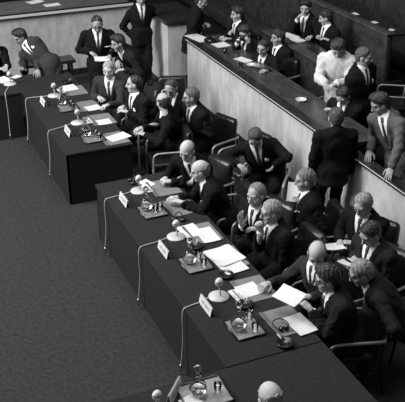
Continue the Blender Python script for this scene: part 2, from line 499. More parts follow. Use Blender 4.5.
    if not coat:
        V, Q = surface(trous, lo, hi, .018); put('trousers', V, Q, suit(suitv if trousers is None else trousers))
    else:
        def stock(P):
            d = np.full(len(P), 9.)
            for hp, kn, an in legs: d = np.minimum(d, smin(cone(P, hp, kn, .075, .055), cone(P, kn, an, .055, .036), .02))
            return np.maximum(d, floor + .03 - P[:, 2])
        V, Q = surface(stock, lo, hi, .018); put('stockings', V, Q, suit(.06))
    for hp, kn, an in legs:
        fd = Fw if pose == 'sit' or True else Fw
        bm = bmesh.new(); rows = []
        bmesh.ops.create_uvsphere(bm, u_segments=16, v_segments=10, radius=1)
        for v in bm.verts:
            x, yv, z = v.co
            wdt = .045 * (1 - .15 * (yv < 0)); zz = z * .05 if z < 0 else z * (.055 if yv < .1 else .055 - .025 * yv)
            v.co = (x * wdt, yv * .14, max(zz, -.035))
        Mx = Matrix.Translation(Vector((an[0] - org[0] + Fw[0] * .06, an[1] - org[1] + Fw[1] * .06, .036))) @ Matrix.Rotation(y - math.pi / 2, 4, 'Z')
        bmesh.ops.transform(bm, matrix=Mx, verts=bm.verts[:]); from_bm('shoe', bm, SHOE, root, True)
    # --- spectacles
    if glasses:
        bm = bmesh.new()
        def Hp(a, b, c): return Vector(head - org + 1.06 * (HB[0] * a + HB[1] * b + HB[2] * c))
        for sg in (-1, 1):
            tube(bm, [Hp(sg * (.033 + .023 * math.cos(t)), .105 - .004 * abs(math.cos(t)), .006 + .017 * math.sin(t)) for t in np.linspace(0, 2 * math.pi, 13)], .0035, 6, 0)
            tube(bm, [Hp(sg * .056, .102, .012), Hp(sg * .078, .07, .013), Hp(sg * .086, -.005, .012), Hp(sg * .084, -.02, -.002)], .003, 6, 2)
        tube(bm, [Hp(-.011, .107, .012), Hp(0, .112, .014), Hp(.011, .107, .012)], .003, 6, 2)
        from_bm('spectacles', bm, BLACKPL, root, True)
    tag(root, label, 'person', group)
    HANDPOS[root.name] = [a[2] + a[3] * .10 for a in arms]
    return root

# ------------------------------------------------------------------ the room
ZP = .17                       # podium level
structure(box('floor', -6, 14, -2, 24, -.2, 0, CARPET))
structure(box('floor_podium', 5.75, 14, 2, 24, 0, ZP, CARPET2))
structure(box('floor_podium_left', -6, 5.2, 15.62, 24, 0, ZP, CARPET2))
structure(box('floor_tier', 8.3, 14, 2, 24, ZP, .42, CARPET2))
structure(box('wall_back', -6, 14, 22, 22.2, -.2, 6, DARKWALL))
structure(box('wall_right', 13.8, 14, -2, 24, -.2, 6, DARKWALL))
def parapet(name, x0, x1, y0, y1, top, face, cap_over=.045, capw=None, capz=.05, line=True):
    """a low veneered wall with a dark cap rail and a pale moulding line"""
    r = structure(empty(name, ((x0 + x1) / 2, (y0 + y1) / 2, 0)))
    ox, oy = r.location.x, r.location.y
    box('panel', x0 - ox, x1 - ox, y0 - oy, y1 - oy, 0, top - capz, face, r)
    box('cap_rail', x0 - ox - cap_over, x1 - ox + .02, y0 - oy - cap_over, y1 - oy + .02, top - capz, top, DARKWOOD, r, .008)
    return r, ox, oy
# right-hand podium front (runs beside the tables) and its rail
r, ox, oy = parapet('wall_right_podium', 5.50, 5.60, 3.0, 13.40, 1.09, MARBLE)
box('moulding', 5.449 - ox, 5.462 - ox, 3.0 - oy, 13.36 - oy, 1.074, 1.083, TRIMW, r)
box('plinth', 5.485 - ox, 5.5 - ox, 3.0 - oy, 13.4 - oy, 0, .09, DARKWOOD, r)
# left podium front, across the far end
r, ox, oy = parapet('wall_left_podium', -6, 5.16, 15.40, 15.50, 1.28, MARBLE_SHADED)
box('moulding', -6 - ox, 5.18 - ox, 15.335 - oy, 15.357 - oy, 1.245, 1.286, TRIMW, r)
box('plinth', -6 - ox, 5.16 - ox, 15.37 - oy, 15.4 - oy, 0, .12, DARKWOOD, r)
# end block between the two passages
r, ox, oy = parapet('wall_block', 5.38, 6.05, 14.05, 15.25, 1.24, MARBLE, capz=.07)
# podium steps in the passages
structure(box('trim_step', 5.62, 5.75, 13.42, 14.04, 0, ZP, CARPET2))
structure(box('trim_step_left', 5.18, 5.38, 15.5, 15.62, 0, ZP, CARPET2))

# desks on the podium
def desk(name, x0, x1, y0, y1, zb, zt, m, label, cat='desk', thick=.05):
    r = empty(name, ((x0 + x1) / 2, (y0 + y1) / 2, zb)); ox, oy = r.location.x, r.location.y
    box('desktop', x0 - ox, x1 - ox, y0 - oy, y1 - oy, zt - zb - thick, zt - zb, m, r, .006)
    n = max(2, int((y1 - y0) / 1.6)) if (y1 - y0) > (x1 - x0) else max(2, int((x1 - x0) / 1.6))
    for i in range(n + 1):
        if (y1 - y0) > (x1 - x0):
            yy = y0 + .04 + (y1 - y0 - .08) * i / n
            box('support', x0 - ox + .03, x1 - ox - .06, yy - oy - .02, yy - oy + .02, 0, zt - zb - thick, DARKWOOD, r)
        else:
            xx = x0 + .04 + (x1 - x0 - .08) * i / n
            box('support', xx - ox - .02, xx - ox + .02, y0 - oy + .03, y1 - oy - .06, 0, zt - zb - thick, DARKWOOD, r)
    return tag(r, label, cat)
desk('podium_desk', 5.625, 6.12, 8.30, 13.40, ZP, 1.085, DESKWOOD, 'long glossy dark wooden desk running along the inside of the right podium wall')
desk('podium_desk', -6, 5.16, 15.53, 16.45, ZP, 1.27, mat('mid_wood', .10, .35, .4, 6, stretch=(1, 3, 1)), 'long wooden desk top behind the low wall at the far left')

def bench(x, y0, y1, zb, zt, label, seat=True,  group='padded bench rows on the podium'):
    r = empty('padded_bench', (x, (y0 + y1) / 2, zb)); oy = (y0 + y1) / 2
    hh = zt - zb
    bm = bmesh.new(); bx(bm, -.07, .07, y0 - oy, y1 - oy, .06, hh - .03, .05, 3); from_bm('backrest', bm, BENCH, r, True)
    bm = bmesh.new(); bx(bm, -.09, .10, y0 - oy - .01, y1 - oy + .01, hh - .05, hh, .02, 3); from_bm('top_rail', bm, BENCHTOP, r, True)
    if seat:
        bm = bmesh.new(); bx(bm, -.55, -.05, y0 - oy, y1 - oy, .12, .42, .05, 3); from_bm('seat', bm, BENCH, r, True)
    box('writing_shelf', .10, .40, y0 - oy, y1 - oy, hh - .07, hh - .035, DARKWOOD, r)
    box('end_panel', -.5 if seat else -.06, .3, y0 - oy - .03, y0 - oy, 0, min(.5, hh - .1), DARKWOOD, r)
    return tag(r, label, 'bench', group)
bench(6.85, 10.3, 13.0, ZP, 1.2, 'dark padded partition behind the men seated at the podium desk', False)
bench(8.10, 11.05, 19.5, ZP, 1.5, 'dark padded bench with worn top rail, in the second row of the podium')
bench(9.55, 11.6, 20.5, .42, 1.75, 'dark padded bench in the third row of the podium, top right')
bench(11.2, 11.0, 20.5, .42, 2.05, 'dark padded bench in the last row of the podium, at the top edge')

# ------------------------------------------------------------------ the horseshoe of tables
ZT = .76
def table(name, x0, x1, y0, y1, label, flush=()):
    r = empty('conference_table', ((x0 + x1) / 2, (y0 + y1) / 2, 0)); ox, oy = r.location.x, r.location.y
    bm = bmesh.new(); bx(bm, x0 - ox, x1 - ox, y0 - oy, y1 - oy, ZT - .035, ZT, .006, 2); from_bm('tabletop', bm, CLOTH, r)
    a, b, c, d = x0 - ox + .012, x1 - ox - .012, y0 - oy + .012, y1 - oy - .012
    if 'L' not in flush: box('front_panel', a, a + .025, c, d, .01, ZT - .03, CLOTH, r)
    if 'N' not in flush: box('end_panel', a, b, c, c + .025, .01, ZT - .03, CLOTH, r)
    if 'F' not in flush: box('end_panel', a, b, d - .025, d, .01, ZT - .03, CLOTH, r)
    for yy in np.linspace(c + .3, d - .3, 3):
        box('support', b - .12, b - .07, yy - .03, yy + .03, 0, ZT - .03, DARKWOOD, r)
    return tag(r, label, 'table', 'cloth-covered tables of the horseshoe')
table('t', 2.485, 3.44, 5.235, 9.11, 'long black cloth-covered table in the middle, with six delegates along its right side')
table('t', 2.385, 3.335, 10.11, 12.72, 'black cloth-covered table behind, where the smiling grey-haired man sits')
r = empty('conference_table', (1.5, 13.14, 0))
bm = bmesh.new(); bx(bm, -3, 1.835, -.41, .41, ZT - .035, ZT, .006); from_bm('tabletop', bm, CLOTH, r)
box('front_panel', -3, .87, -.40, -.375, .01, ZT - .03, CLOTH, r); box('end_panel', 1.80, 1.823, -.40, .40, .01, ZT - .03, CLOTH, r)
for k in (-2.6, -.6, 1.3): box('support', k, k + .05, .3, .35, 0, ZT - .03, DARKWOOD, r)
tag(r, 'black cloth-covered corner table at the far left, where a man leans on his hand', 'table', 'cloth-covered tables of the horseshoe')
r = empty('conference_table', (1.5, 4.75, 0))
bm = bmesh.new(); bx(bm, -3, 1.94, -.47, .475, ZT - .035, ZT, .006); from_bm('tabletop', bm, CLOTH, r)
box('front_panel', -3, .97, .435, .46, .01, ZT - .03, CLOTH, r); box('end_panel', 1.90, 1.925, -.46, .46, .01, ZT - .03, CLOTH, r)
for k in (-2.6, -.6, 1.3): box('support', k, k + .05, -.4, -.35, 0, ZT - .03, DARKWOOD, r)
tag(r, 'black cloth-covered table crossing the bottom edge, in front of the bald head', 'table', 'cloth-covered tables of the horseshoe')

# low bench by the far wall
r = empty('wall_bench', (3.30, 14.85, 0))
box('bench_top', -.5, .5, -.17, .17, .47, .53, DARKWOOD, r, .01)
for sx in (-.45, .4):
    for sy in (-.13, .09): box('leg', sx, sx + .05, sy, sy + .04, 0, .47, DARKWOOD, r)
tag(r, 'low dark bench standing along the far pale wall', 'bench')

# ------------------------------------------------------------------ chairs
def chair_proto():
    r = empty('armchair')                                  # faces +x
    bm = bmesh.new(); bx(bm, -.22, .27, -.245, .245, .38, .47, .035, 3); from_bm('seat', bm, LEATHER, r, True)
    bm = bmesh.new(); bx(bm, -.245, .245, -.05, .05, -.27, .27, .05, 4)
    for v in bm.verts:                                      # curved, leaning back, rounder towards the top
        x, yv, z = v.co
        t = max(z, 0) / .27
        z -= .55 * t * x * x * 2
        yv += .5 * x * x + (.02 * (1 - (x / .25) ** 2) if yv > 0 else 0); v.co = (-.27 + yv - .18 * z, x * (1 - .10 * t), .66 + z)
    from_bm('backrest', bm, LEATHER, r, True)
    for sg in (-1, 1):
        bm = bmesh.new()
        tube(bm, [(.245, sg * .275, .012), (.25, sg * .275, .30), (.245, sg * .275, .575), (.215, sg * .275, .632), (.15, sg * .275, .645), (-.06, sg * .275, .642), (-.25, sg * .27, .635), (-.30, sg * .22, .62)], .0165, 8, 5)
        from_bm('arm_frame', bm, SATIN, r, True)
        bm = bmesh.new(); tube(bm, [(-.28, sg * .25, .62), (-.27, sg * .26, .35), (-.31, sg * .275, .012)], .0135, 8, 4); from_bm('leg', bm, BLACKPL, r, True)
    for xx, yy in ((.25, .275), (-.27, .26)):
        bm = bmesh.new(); tube(bm, [(xx, -yy, .36), (xx, yy, .36)], .012, 8, 0); from_bm('cross_bar', bm, BLACKPL, r, True)
    return r
CH = chair_proto(); ch_used = False
def chair(x, y, yaw, label, z=0):
    global ch_used
    o = copy_tree(CH) if ch_used else CH
    ch_used = True
    o.location = (x, y, z); o.rotation_euler = (0, 0, math.radians(yaw))
    return tag(o, label, 'chair', 'black leather armchairs with chrome frames')

# ------------------------------------------------------------------ things on the tables
def mic_proto():
    r = empty('desk_microphone')
    bm = bmesh.new(); lathe(bm, [(.0, 0), (.098, 0), (.104, .006), (.100, .016), (.05, .026), (.028, .034), (0, .036)], 28); from_bm('base', bm, WHITEPL, r, True)
    bm = bmesh.new()
    for sg in (-1, 1): tube(bm, [(.01, sg * .022, .028), (.012, sg * .026, .07), (.004, sg * .018, .115), (0, sg * .012, .14)], .007, 8, 3)
    from_bm('stem', bm, WHITEPL, r, True)
    bm = bmesh.new()
    lathe(bm, [(0, -.042), (.024, -.036), (.036, -.015), (.038, .008), (.030, .032), (.012, .044), (0, .046)], 20, Matrix.Translation((0, 0, .175)) @ Matrix.Rotation(.5, 4, 'Y'))
    hd = from_bm('capsule', bm, WHITEPL, r, True)
    bm = bmesh.new(); lathe(bm, [(.0375, -.004), (.041, -.003), (.041, .005), (.0375, .006)], 20, Matrix.Translation((0, 0, .175)) @ Matrix.Rotation(.5, 4, 'Y')); from_bm('ring', bm, CHROME, hd, True)
    return r
def card_proto():
    r = empty('name_card')
    bm = bmesh.new()
    M1 = Matrix.Translation((-.014, 0, .047)) @ Matrix.Rotation(.2, 4, 'Y'); M2 = Matrix.Translation((.014, 0, .047)) @ Matrix.Rotation(-.2, 4, 'Y')
    bx(bm, -.0015, .0015, -.135, .135, -.047, .047, 0, 1, M1); bx(bm, -.0015, .0015, -.135, .135, -.047, .047, 0, 1, M2)
    from_bm('card', bm, PAPER, r)
    bm = bmesh.new(); g = random.Random(3)
    yy = -.095
    while yy < .09:
        w = g.uniform(.010, .016)
        bx(bm, -.0026, -.0014, yy, yy + .004, -.016, .018, 0, 1, M1)
        if g.random() < .7: bx(bm, -.0026, -.0014, yy, yy + w, g.choice((-.016, -.001, .014)), g.choice((-.016, -.001, .014)) + .004 + .016, 0, 1, M1) if False else bx(bm, -.0026, -.0014, yy, yy + w, .013, .018, 0, 1, M1)
        if g.random() < .5: bx(bm, -.0026, -.0014, yy, yy + w, -.002, .002, 0, 1, M1)
        if g.random() < .5: bx(bm, -.0026, -.0014, yy + w - .003, yy + w + .001, -.016, .018, 0, 1, M1)
        yy += w + .009
    from_bm('lettering', bm, GREYP, r)
    return r
def carafe_proto():
    r = empty('water_carafe')
    bm = bmesh.new(); lathe(bm, [(0, .004), (.045, .0), (.064, .03), (.070, .065), (.060, .10), (.036, .128), (.022, .148), (.020, .185), (.026, .195), (.023, .195), (.017, .186), (.018, .150), (.032, .126), (.056, .098), (.066, .065), (.060, .032), (.043, .006), (0, .008)], 28)
    from_bm('bottle', bm, GLASS, r, True)
    bm = bmesh.new(); lathe(bm, [(0, .0085), (.042, .0075), (.0595, .033), (.0652, .063), (0, .0635)], 28); from_bm('water', bm, GLASS, r, True)
    bm = bmesh.new(); lathe(bm, [(0, .17), (.014, .172), (.016, .198), (.010, .206), (.024, .224), (.030, .243), (.022, .264), (0, .272)], 20); from_bm('stopper', bm, GLASS, r, True)
    return r
def tumbler_proto():
    r = empty('tumbler')
    bm = bmesh.new(); lathe(bm, [(0, 0), (.027, 0), (.034, .09), (.0315, .09), (.025, .006), (0, .008)], 20); from_bm('glass', bm, GLASS, r, True)
    return r
def tray_proto():
    r = empty('serving_tray')
    bm = bmesh.new(); bx(bm, -.145, .145, -.165, .165, .004, .009, .003, 1); from_bm('plate', bm, SILVER, r)
    bm = bmesh.new()
    q = [(-.145, -.15), (-.13, -.165), (.13, -.165), (.145, -.15), (.145, .15), (.13, .165), (-.13, .165), (-.145, .15), (-.145, -.15)]
    tube(bm, [(x, y, .012) for x, y in q], .009, 8, 0); from_bm('rim', bm, BLACKPL, r, True)
    return r
def ash_proto():
    r = empty('ashtray')
    bm = bmesh.new(); lathe(bm, [(0, 0), (.06, 0), (.075, .012), (.08, .034), (.072, .036), (.058, .014), (0, .012)], 24); from_bm('dish', bm, BLACKPL, r, True)
    bm = bmesh.new(); tube(bm, [(.04, .03, .03), (.06, .05, .037), (.095, .078, .041)], .0045, 6, 0); from_bm('cigarette', bm, PAPER, r, True)
    return r
def head_proto():
    r = empty('headphones')
    bm = bmesh.new(); tube(bm, [(.085 * math.cos(t), .085 * math.sin(t), .012 + .03 * math.sin(t / 2)) for t in np.linspace(0, math.pi * 1.75, 16)], .007, 8, 2); from_bm('headband', bm, BLACKPL, r, True)
    for t in (0, math.pi * 1.75):
        bm = bmesh.new(); lathe(bm, [(0, -.016), (.03, -.014), (.034, 0), (.03, .014), (0, .016)], 16, Matrix.Translation((.085 * math.cos(t), .085 * math.sin(t), .028)) @ Matrix.Rotation(1.1, 4, 'X')); from_bm('earpiece', bm, BLACKPL, r, True)
    return r
def folder_proto():
    r = empty('blotter_folder')
    bm = bmesh.new(); bx(bm, -.17, .17, -.21, .21, 0, .008, .003, 1); from_bm('cover', bm, FOLDER, r)
    bm = bmesh.new(); bx(bm, -.17, -.13, -.21, .21, .0082, .013, .002, 1); from_bm('spine_strip', bm, BLOTTER, r)
    return r
_used = set()
def place(proto, x, y, z, rz, label, cat, group=None, s=1.0):
    if proto.name in _used: o = copy_tree(proto)
    else: _used.add(proto.name); o = proto
    o.location = (x, y, z); o.rotation_euler = (0, 0, rz); o.scale = (s, s, s)
    return tag(o, label, cat, group)
def sheet(name, c, w, l, rz, label, cat='paper', group=None, n=1, mtx=None, m=PAPER, thick=.0025, curl=.004):
    """a sheet (or a small stack of n loose sheets), slightly curled"""
    bm = bmesh.new(); g = random.Random(hash(label) % 1000 if False else len(label) * 7 + n)
    for k in range(n):
        N = 6; top = []; bot = []
        a = g.uniform(-.12, .12) * (k > 0); dx, dy = (g.uniform(-.02, .02) * (k > 0) for _ in (0, 1))
        for i in range(N + 1):
            rt = []; rb = []
            for j in range(3):
                x = (i / N - .5) * w; y = (j / 2 - .5) * l
                z = curl * (2 * x / w) ** 2 + k * (thick + .0012)
                X = x * math.cos(a) - y * math.sin(a) + dx; Y = x * math.sin(a) + y * math.cos(a) + dy
                rt.append(bm.verts.new((X, Y, z + thick))); rb.append(bm.verts.new((X, Y, z)))
            top.append(rt); bot.append(rb)
        for i in range(N):
            for j in range(2):
                bm.faces.new((top[i][j], top[i + 1][j], top[i + 1][j + 1], top[i][j + 1]))
                bm.faces.new((bot[i][j + 1], bot[i + 1][j + 1], bot[i + 1][j], bot[i][j]))
        for j in range(2):
            bm.faces.new((top[0][j + 1], bot[0][j + 1], bot[0][j], top[0][j])); bm.faces.new((top[N][j], bot[N][j], bot[N][j + 1], top[N][j + 1]))
        for i in range(N):
            bm.faces.new((top[i][0], bot[i][0], bot[i + 1][0], top[i + 1][0])); bm.faces.new((top[i + 1][2], bot[i + 1][2], bot[i][2], top[i][2]))
    o = from_bm(name, bm, m)
    if mtx is None: o.location = c; o.rotation_euler = (0, 0, rz)
    else: o.matrix_world = mtx
    return tag(o, label, cat, group)
MIC, CARD, CARAFE, TUM, TRAY, ASH, HEADP, FOLD = mic_proto(), card_proto(), carafe_proto(), tumbler_proto(), tray_proto(), ash_proto(), head_proto(), folder_proto()
Z = ZT + .001
GM = 'cream desk microphones'; GC = 'white name cards'
for x, y, lb in ((2.29, 13.17, 'on the far left corner table'), (2.81, 12.35, 'on the rear table, farthest along it'), (2.84, 11.12, 'at the near end of the rear table'),
                 (2.92, 8.71, 'at the far end of the middle table'), (2.92, 7.49, 'halfway along the middle table'), (2.87, 6.24, 'on the middle table nearest the camera'), (1.74, 4.94, 'at the bottom edge, left of the name card')):
    place(MIC, x, y, Z, -.3, 'cream microphone with round base ' + lb, 'microphone', GM)
for x, y, rz, lb in ((2.57, 12.07, 0, 'farthest one, on the rear table'), (2.61, 10.79, 0, 'at the near corner of the rear table'), (2.66, 8.49, 0, 'near the far end of the middle table'),
                     (2.68, 7.23, 0, 'halfway along the middle table'), (2.68, 6.10, 0, 'on the middle table nearest the camera'), (1.94, 5.08, 2.42, 'at the bottom edge with dark lettering, next to the white tray')):
    place(CARD, x, y, Z, rz, 'white folded name card ' + lb, 'name card', GC)
GT = 'serving trays with water'; trays = []
for x, y, rz, lb in ((2.87, 11.77, 0, 'the farthest tray, on the rear table'), (2.88, 10.50, .0, 'at the near end of the rear table'), (2.89, 8.16, 0, 'near the far end of the middle table'),
                     (2.90, 6.89, 0, 'halfway along the middle table'), (2.88, 5.68, 0, 'on the middle table nearest the camera'), (2.17, 4.98, math.pi / 2, 'at the bottom edge beside the name card')):
    place(TRAY, x, y, Z, rz, 'silver drinks tray with dark rim, ' + lb, 'tray', GT, 1.0 if y > 5.2 else 1.2); trays.append((x, y, lb))
ZZ = Z + .010
for (x, y), lb in zip(((2.82, 11.92), (2.81, 10.60), (2.84, 8.22), (2.85, 6.93), (2.82, 5.69), (2.12, 5.0)), ('on the farthest tray of the rear table', 'at the near end of the rear table', 'before the two bald men at the middle table', 'halfway along the middle table', 'on the middle table nearest the camera', 'at the bottom edge of the photo')):
    place(CARAFE, x, y, ZZ, 0, 'round glass water carafe with ball stopper ' + lb, 'carafe', 'glass water carafes', 1.1)
GTU = 'tumblers on the trays'
for x, y, lb in ((2.92, 11.78, 'farther of two on the farthest tray of the rear table'), (2.92, 11.66, 'nearer of two on the farthest tray of the rear table'), (2.93, 10.52, 'farther of two at the near end of the rear table'), (2.95, 10.41, 'nearer of two at the near end of the rear table'),
                 (2.91, 8.10, 'nearer the carafe, on the tray before the two bald men'), (2.98, 8.14, 'by the right rim of the tray before the two bald men'), (2.95, 6.93, 'farther of two on the tray halfway along the middle table'), (2.95, 6.79, 'nearer of two on the tray halfway along the middle table'),
                 (2.98, 5.79, 'farther of two on the nearest tray of the middle table'), (2.94, 5.59, 'nearer of two on the nearest tray of the middle table'), (2.28, 4.96, 'on the tray at the bottom edge')):
    place(TUM, x, y, ZZ, 0, 'small clear tumbler ' + lb, 'glass', GTU)
GF = 'grey blotter folders'
for x, y, rz, lb in ((3.17, 12.46, 0, 'farthest one on the rear table'), (3.17, 11.73, 0, 'in front of the smiling grey-haired man'), (3.20, 11.12, 0, 'in front of the man in profile with a pocket square'), (3.14, 10.38, .05, 'at the near end of the rear table, under the leaning bald man'),
                     (3.23, 8.68, 0, 'under the hands of the farther bald man'), (3.24, 8.14, .08, 'under the hands of the grey bald man in profile'), (3.22, 7.46, 0, 'with two white sheets, halfway along the middle table'), (3.25, 6.87, 0, 'under a thick stack of sheets on the middle table'),
                     (3.25, 6.23, 0, 'reached over by the bald man leaning in'), (3.28, 5.63, .03, 'with headphones on it, nearest the camera')):
    place(FOLD, x, y, Z, rz, 'grey blotter folder ' + lb, 'folder', GF)
ZF = Z + .0095
GP = 'white papers on the tables'
for u, v, w, l, rz, n, lb in ((69, 88, .24, .27, .1, 1, 'white sheet on the farthest folder of the rear table'), (93, 108, .22, .2, .15, 1, 'white sheet before the smiling grey-haired man'), (104, 122, .2, .2, 0, 1, 'white sheet on the folder before the man in profile'),
                              (118, 137, .32, .21, .3, 1, 'white sheet under the arm of the leaning bald man'), (178, 201, .2, .22, .2, 1, 'white sheet under the hands of the grey bald man in profile'),
                              (190, 231, .22, .28, .1, 1, 'left one of two white sheets halfway along the middle table'), (207, 235, .2, .32, 0, 1, 'right one of two white sheets halfway along the middle table'),
                              (223, 256, .30, .34, .15, 4, 'thick stack of white sheets on the middle table'), (234, 268, .26, .18, .1, 1, 'white sheet lying beside the thick stack'),
                              (249, 290, .22, .22, .1, 1, 'white sheet under the hand of the bald man leaning in'), (300, 324, .2, .3, .1, 2, 'white sheets beside the headphones on the nearest folder')):
    p = at(u, v, ZF); sheet('paper_sheet' if n < 4 else 'paper_stack', p, w, l, rz, lb, 'paper', GP, n)
p = at(148, 181, Z + .0); sheet('paper_sheet', (3.07, 8.86, ZF), .14, .2, .3, 'white sheet behind the microphone at the far end of the middle table', 'paper', GP)
sheet('tray_reflection', (2.03, 4.93, ZZ), .15, .16, .3, 'folded white napkin on the tray at the bottom edge', 'tray_reflection')  # white sheet added for the bright reflections in the metal tray
p = at(3, 80, Z); sheet('paper_sheet', p, .22, .3, .3, 'pale sheet on the corner table at the left edge', 'paper', GP)
p = at(16, 77, Z); sheet('paper_sheet', p, .16, .12, .5, 'small white sheet behind the microphone on the corner table', 'paper', GP)
GB = 'small white booklets'
for x, y, lb in ((2.97, 12.52, 'behind the farthest microphone of the rear table'), (3.00, 11.14, 'beside the near microphone of the rear table'), (3.03, 8.72, 'by the microphone at the far end of the middle table'), (3.04, 6.19, 'beside the microphone nearest the camera')):
    r = empty('booklet', (x, y, Z)); r.rotation_euler = (0, 0, .05)
    bm = bmesh.new(); bx(bm, -.045, .045, -.10, .10, 0, .014, .002, 1); from_bm('cover', bm, PAPER, r)
    bm = bmesh.new(); bx(bm, -.008, .008, -.085, .085, .0142, .0155); bx(bm, .022, .028, -.085, .02, .0142, .0155); from_bm('printed_band', bm, GREYP, r)
    tag(r, 'narrow white booklet ' + lb, 'booklet', GB)
for x, y, rz, lb in ((3.09, 6.55, .4, 'beside the thick stack of sheets'), (3.10, 5.31, 1.0, 'at the near end of the middle table, below the headphones'), (3.16, 12.86, 0, 'at the far end of the rear table'), (3.03, 7.20, .3, 'behind the carafe halfway along the middle table'), (3.04, 6.00, .2, 'behind the carafe nearest the camera')):
    place(ASH, x, y, Z, rz, 'round black ashtray ' + lb, 'ashtray', 'black ashtrays')
for x, y, rz, lb in ((2.92, 8.98, 0, 'behind the microphone at the far end of the middle table'), (3.09, 7.84, 1, 'behind the microphone halfway along the middle table')):
    r = empty('desk_telephone' if False else 'earphone_set', (x, y, Z)); r.rotation_euler = (0, 0, rz)
    for sg in (-1, 1):
        bm = bmesh.new(); lathe(bm, [(0, 0), (.034, 0), (.038, .02), (.026, .034), (0, .036)], 18, Matrix.Translation((0, sg * .05, 0))); from_bm('earpiece', bm, BLACKPL, r, True)
    bm = bmesh.new(); tube(bm, [(0, -.05, .03), (.03, -.03, .075), (.035, 0, .09), (.03, .03, .075), (0, .05, .03)], .007, 8, 3); from_bm('headband', bm, BLACKPL, r, True)
    tag(r, 'black earphone set ' + lb, 'earphones', 'black earphone sets')
p = at(279, 329, ZF); place(HEADP, p[0] + .03, p[1] + .03, ZF + .002, -1.2, 'black headphones lying open on the nearest folder', 'headphones', None, .85)

# microphone cables, each over the table's edge and down
def cable(pts, label, plug):
    r = empty('microphone_cable', pts[0]); o = Vector(pts[0])
    bm = bmesh.new(); tube(bm, [Vector(p) - o for p in pts], .0065, 8, 4); from_bm('cord', bm, CABLE, r, True)
    e = Vector(pts[-1]) - o
    if plug:
        bm = bmesh.new(); lathe(bm, [(0, -.05), (.012, -.05), (.015, -.02), (.013, .02), (.006, .03), (0, .03)], 12, Matrix.Translation(e)); from_bm('connector', bm, CHROME, r, True)
    return tag(r, label, 'cable', 'pale microphone cables')
zc = Z + .008
for xe, xm, ym, ye, zb, lb in ((2.485, 2.83, 8.73, 8.66, .06, 'from the farthest microphone of the middle table'), (2.485, 2.83, 7.51, 7.44, .06, 'from the microphone halfway along the middle table'), (2.485, 2.78, 6.27, 6.19, .06, 'from the nearest microphone of the middle table'),
                               (2.385, 2.75, 11.14, 11.0, .05, 'at the near end of the rear table'), (2.385, 2.72, 12.38, 12.40, .05, 'at the far end of the rear table')):
    cable([(xm, ym, zc), ((xm + xe) / 2 + .06, (ym + ye) / 2, zc), (xe + .05, ye + .01, zc), (xe - .008, ye, zc - .015), (xe - .025, ye - .01, ZT - .10), (xe - .02, ye - .01, .4), (xe - .05, ye - .015, zb + .03)], 'thin pale cable hanging over the table edge ' + lb, True)
cable([(2.26, 13.08, zc), (2.2, 12.95, zc), (2.13, 12.78, zc), (2.12, 12.715, zc - .02), (2.12, 12.70, ZT - .12), (2.125, 12.705, .4), (2.12, 12.70, .06)], 'thin pale cable hanging from the corner table at the far left', True)

# things on the podium desks
zd = 1.087
GD = 'papers on the podium desk'
for u, v, w, l, rz, lb in ((198, 38, .26, .5, .2, 'long white paper at the far end of the podium desk'), (221, 45, .26, .26, .1, 'white sheet on the podium desk before the man in profile'), (243, 60, .18, .28, .3, 'white sheet on the podium desk before the man with a camera')):
    p = at(u, v, zd); sheet('paper_sheet', p, w, l, rz, lb, 'paper', GD)
p = at(210, 42, zd)
r = empty('telephone', p); r.rotation_euler = (0, 0, .5)
bm = bmesh.new(); bx(bm, -.08, .08, -.09, .09, 0, .07, .03, 3); from_bm('housing', bm, BLACKPL, r, True)
bm = bmesh.new(); tube(bm, [(0, -.11, .075), (0, -.09, .10), (0, 0, .105), (0, .09, .10), (0, .11, .075)], .016, 8, 3); from_bm('handset', bm, BLACKPL, r, True)
tag(r, 'black telephone on the podium desk between white papers', 'telephone')
for u, v, lb in ((225, 54, 'by the nearer white sheet'), (241, 68, 'close to the man with spectacles')):
    p = at(u, v, zd); place(TUM, p[0], p[1], zd, 0, 'small clear tumbler on the podium desk ' + lb, 'glass', 'tumblers on the podium desk')
for u, v, lb in ((301, 101, 'beside the woman in the pale coat'), (251, 66, 'near the man with spectacles')):
    p = at(u, v, zd); r = empty('glass_ashtray', p)
    bm = bmesh.new(); lathe(bm, [(0, 0), (.06, 0), (.085, .03), (.078, .032), (.055, .01), (0, .008)], 8); from_bm('dish', bm, mat('frosted_glass', .6, .3), r, False)
    bm = bmesh.new(); tube(bm, [(.03, 0, .02), (.06, .02, .036), (.10, .03, .04)], .004, 6, 0); from_bm('cigarette', bm, PAPER, r, True)
    tag(r, 'pale glass ashtray on the podium desk ' + lb, 'ashtray', 'pale ashtrays on the podium desk')
for u, v, w, l, z, rz, lb in ((303, 34, .25, .35, 1.172, .2, 'white sheet on the shelf behind the bench, under a man resting on his arm'), (320, 37, .2, .25, 1.172, .2, 'white sheet on the bench shelf before the dark-haired man')):
    p = at(u, v, z); sheet('paper_sheet', (7.08, p[1], 1.168), .2, l, rz, lb, 'paper', 'papers on the bench shelf')
for i, (y, w) in enumerate(((12.4, .3), (11.8, .25), (11.3, .2))):
    sheet('paper_sheet', (8.28, y, 1.468), .10, w * .5, .2 * i, ('farthest', 'middle', 'nearest')[i] + ' white sheet on the shelf of the second bench row', 'paper', 'papers on the second bench row')
p = at(35, 2, 1.272); sheet('paper_sheet', p, .3, .22, .4, 'white sheet on the far left podium desk by the top edge', 'paper')
p = at(52, 5, 1.272); sheet('paper_sheet', p, .3, .2, .1, 'pale sheet on the far left podium desk, nearer the seated man', 'paper')

# ------------------------------------------------------------------ people
HP = at
def A(u, v, z): return at(u, v, z)
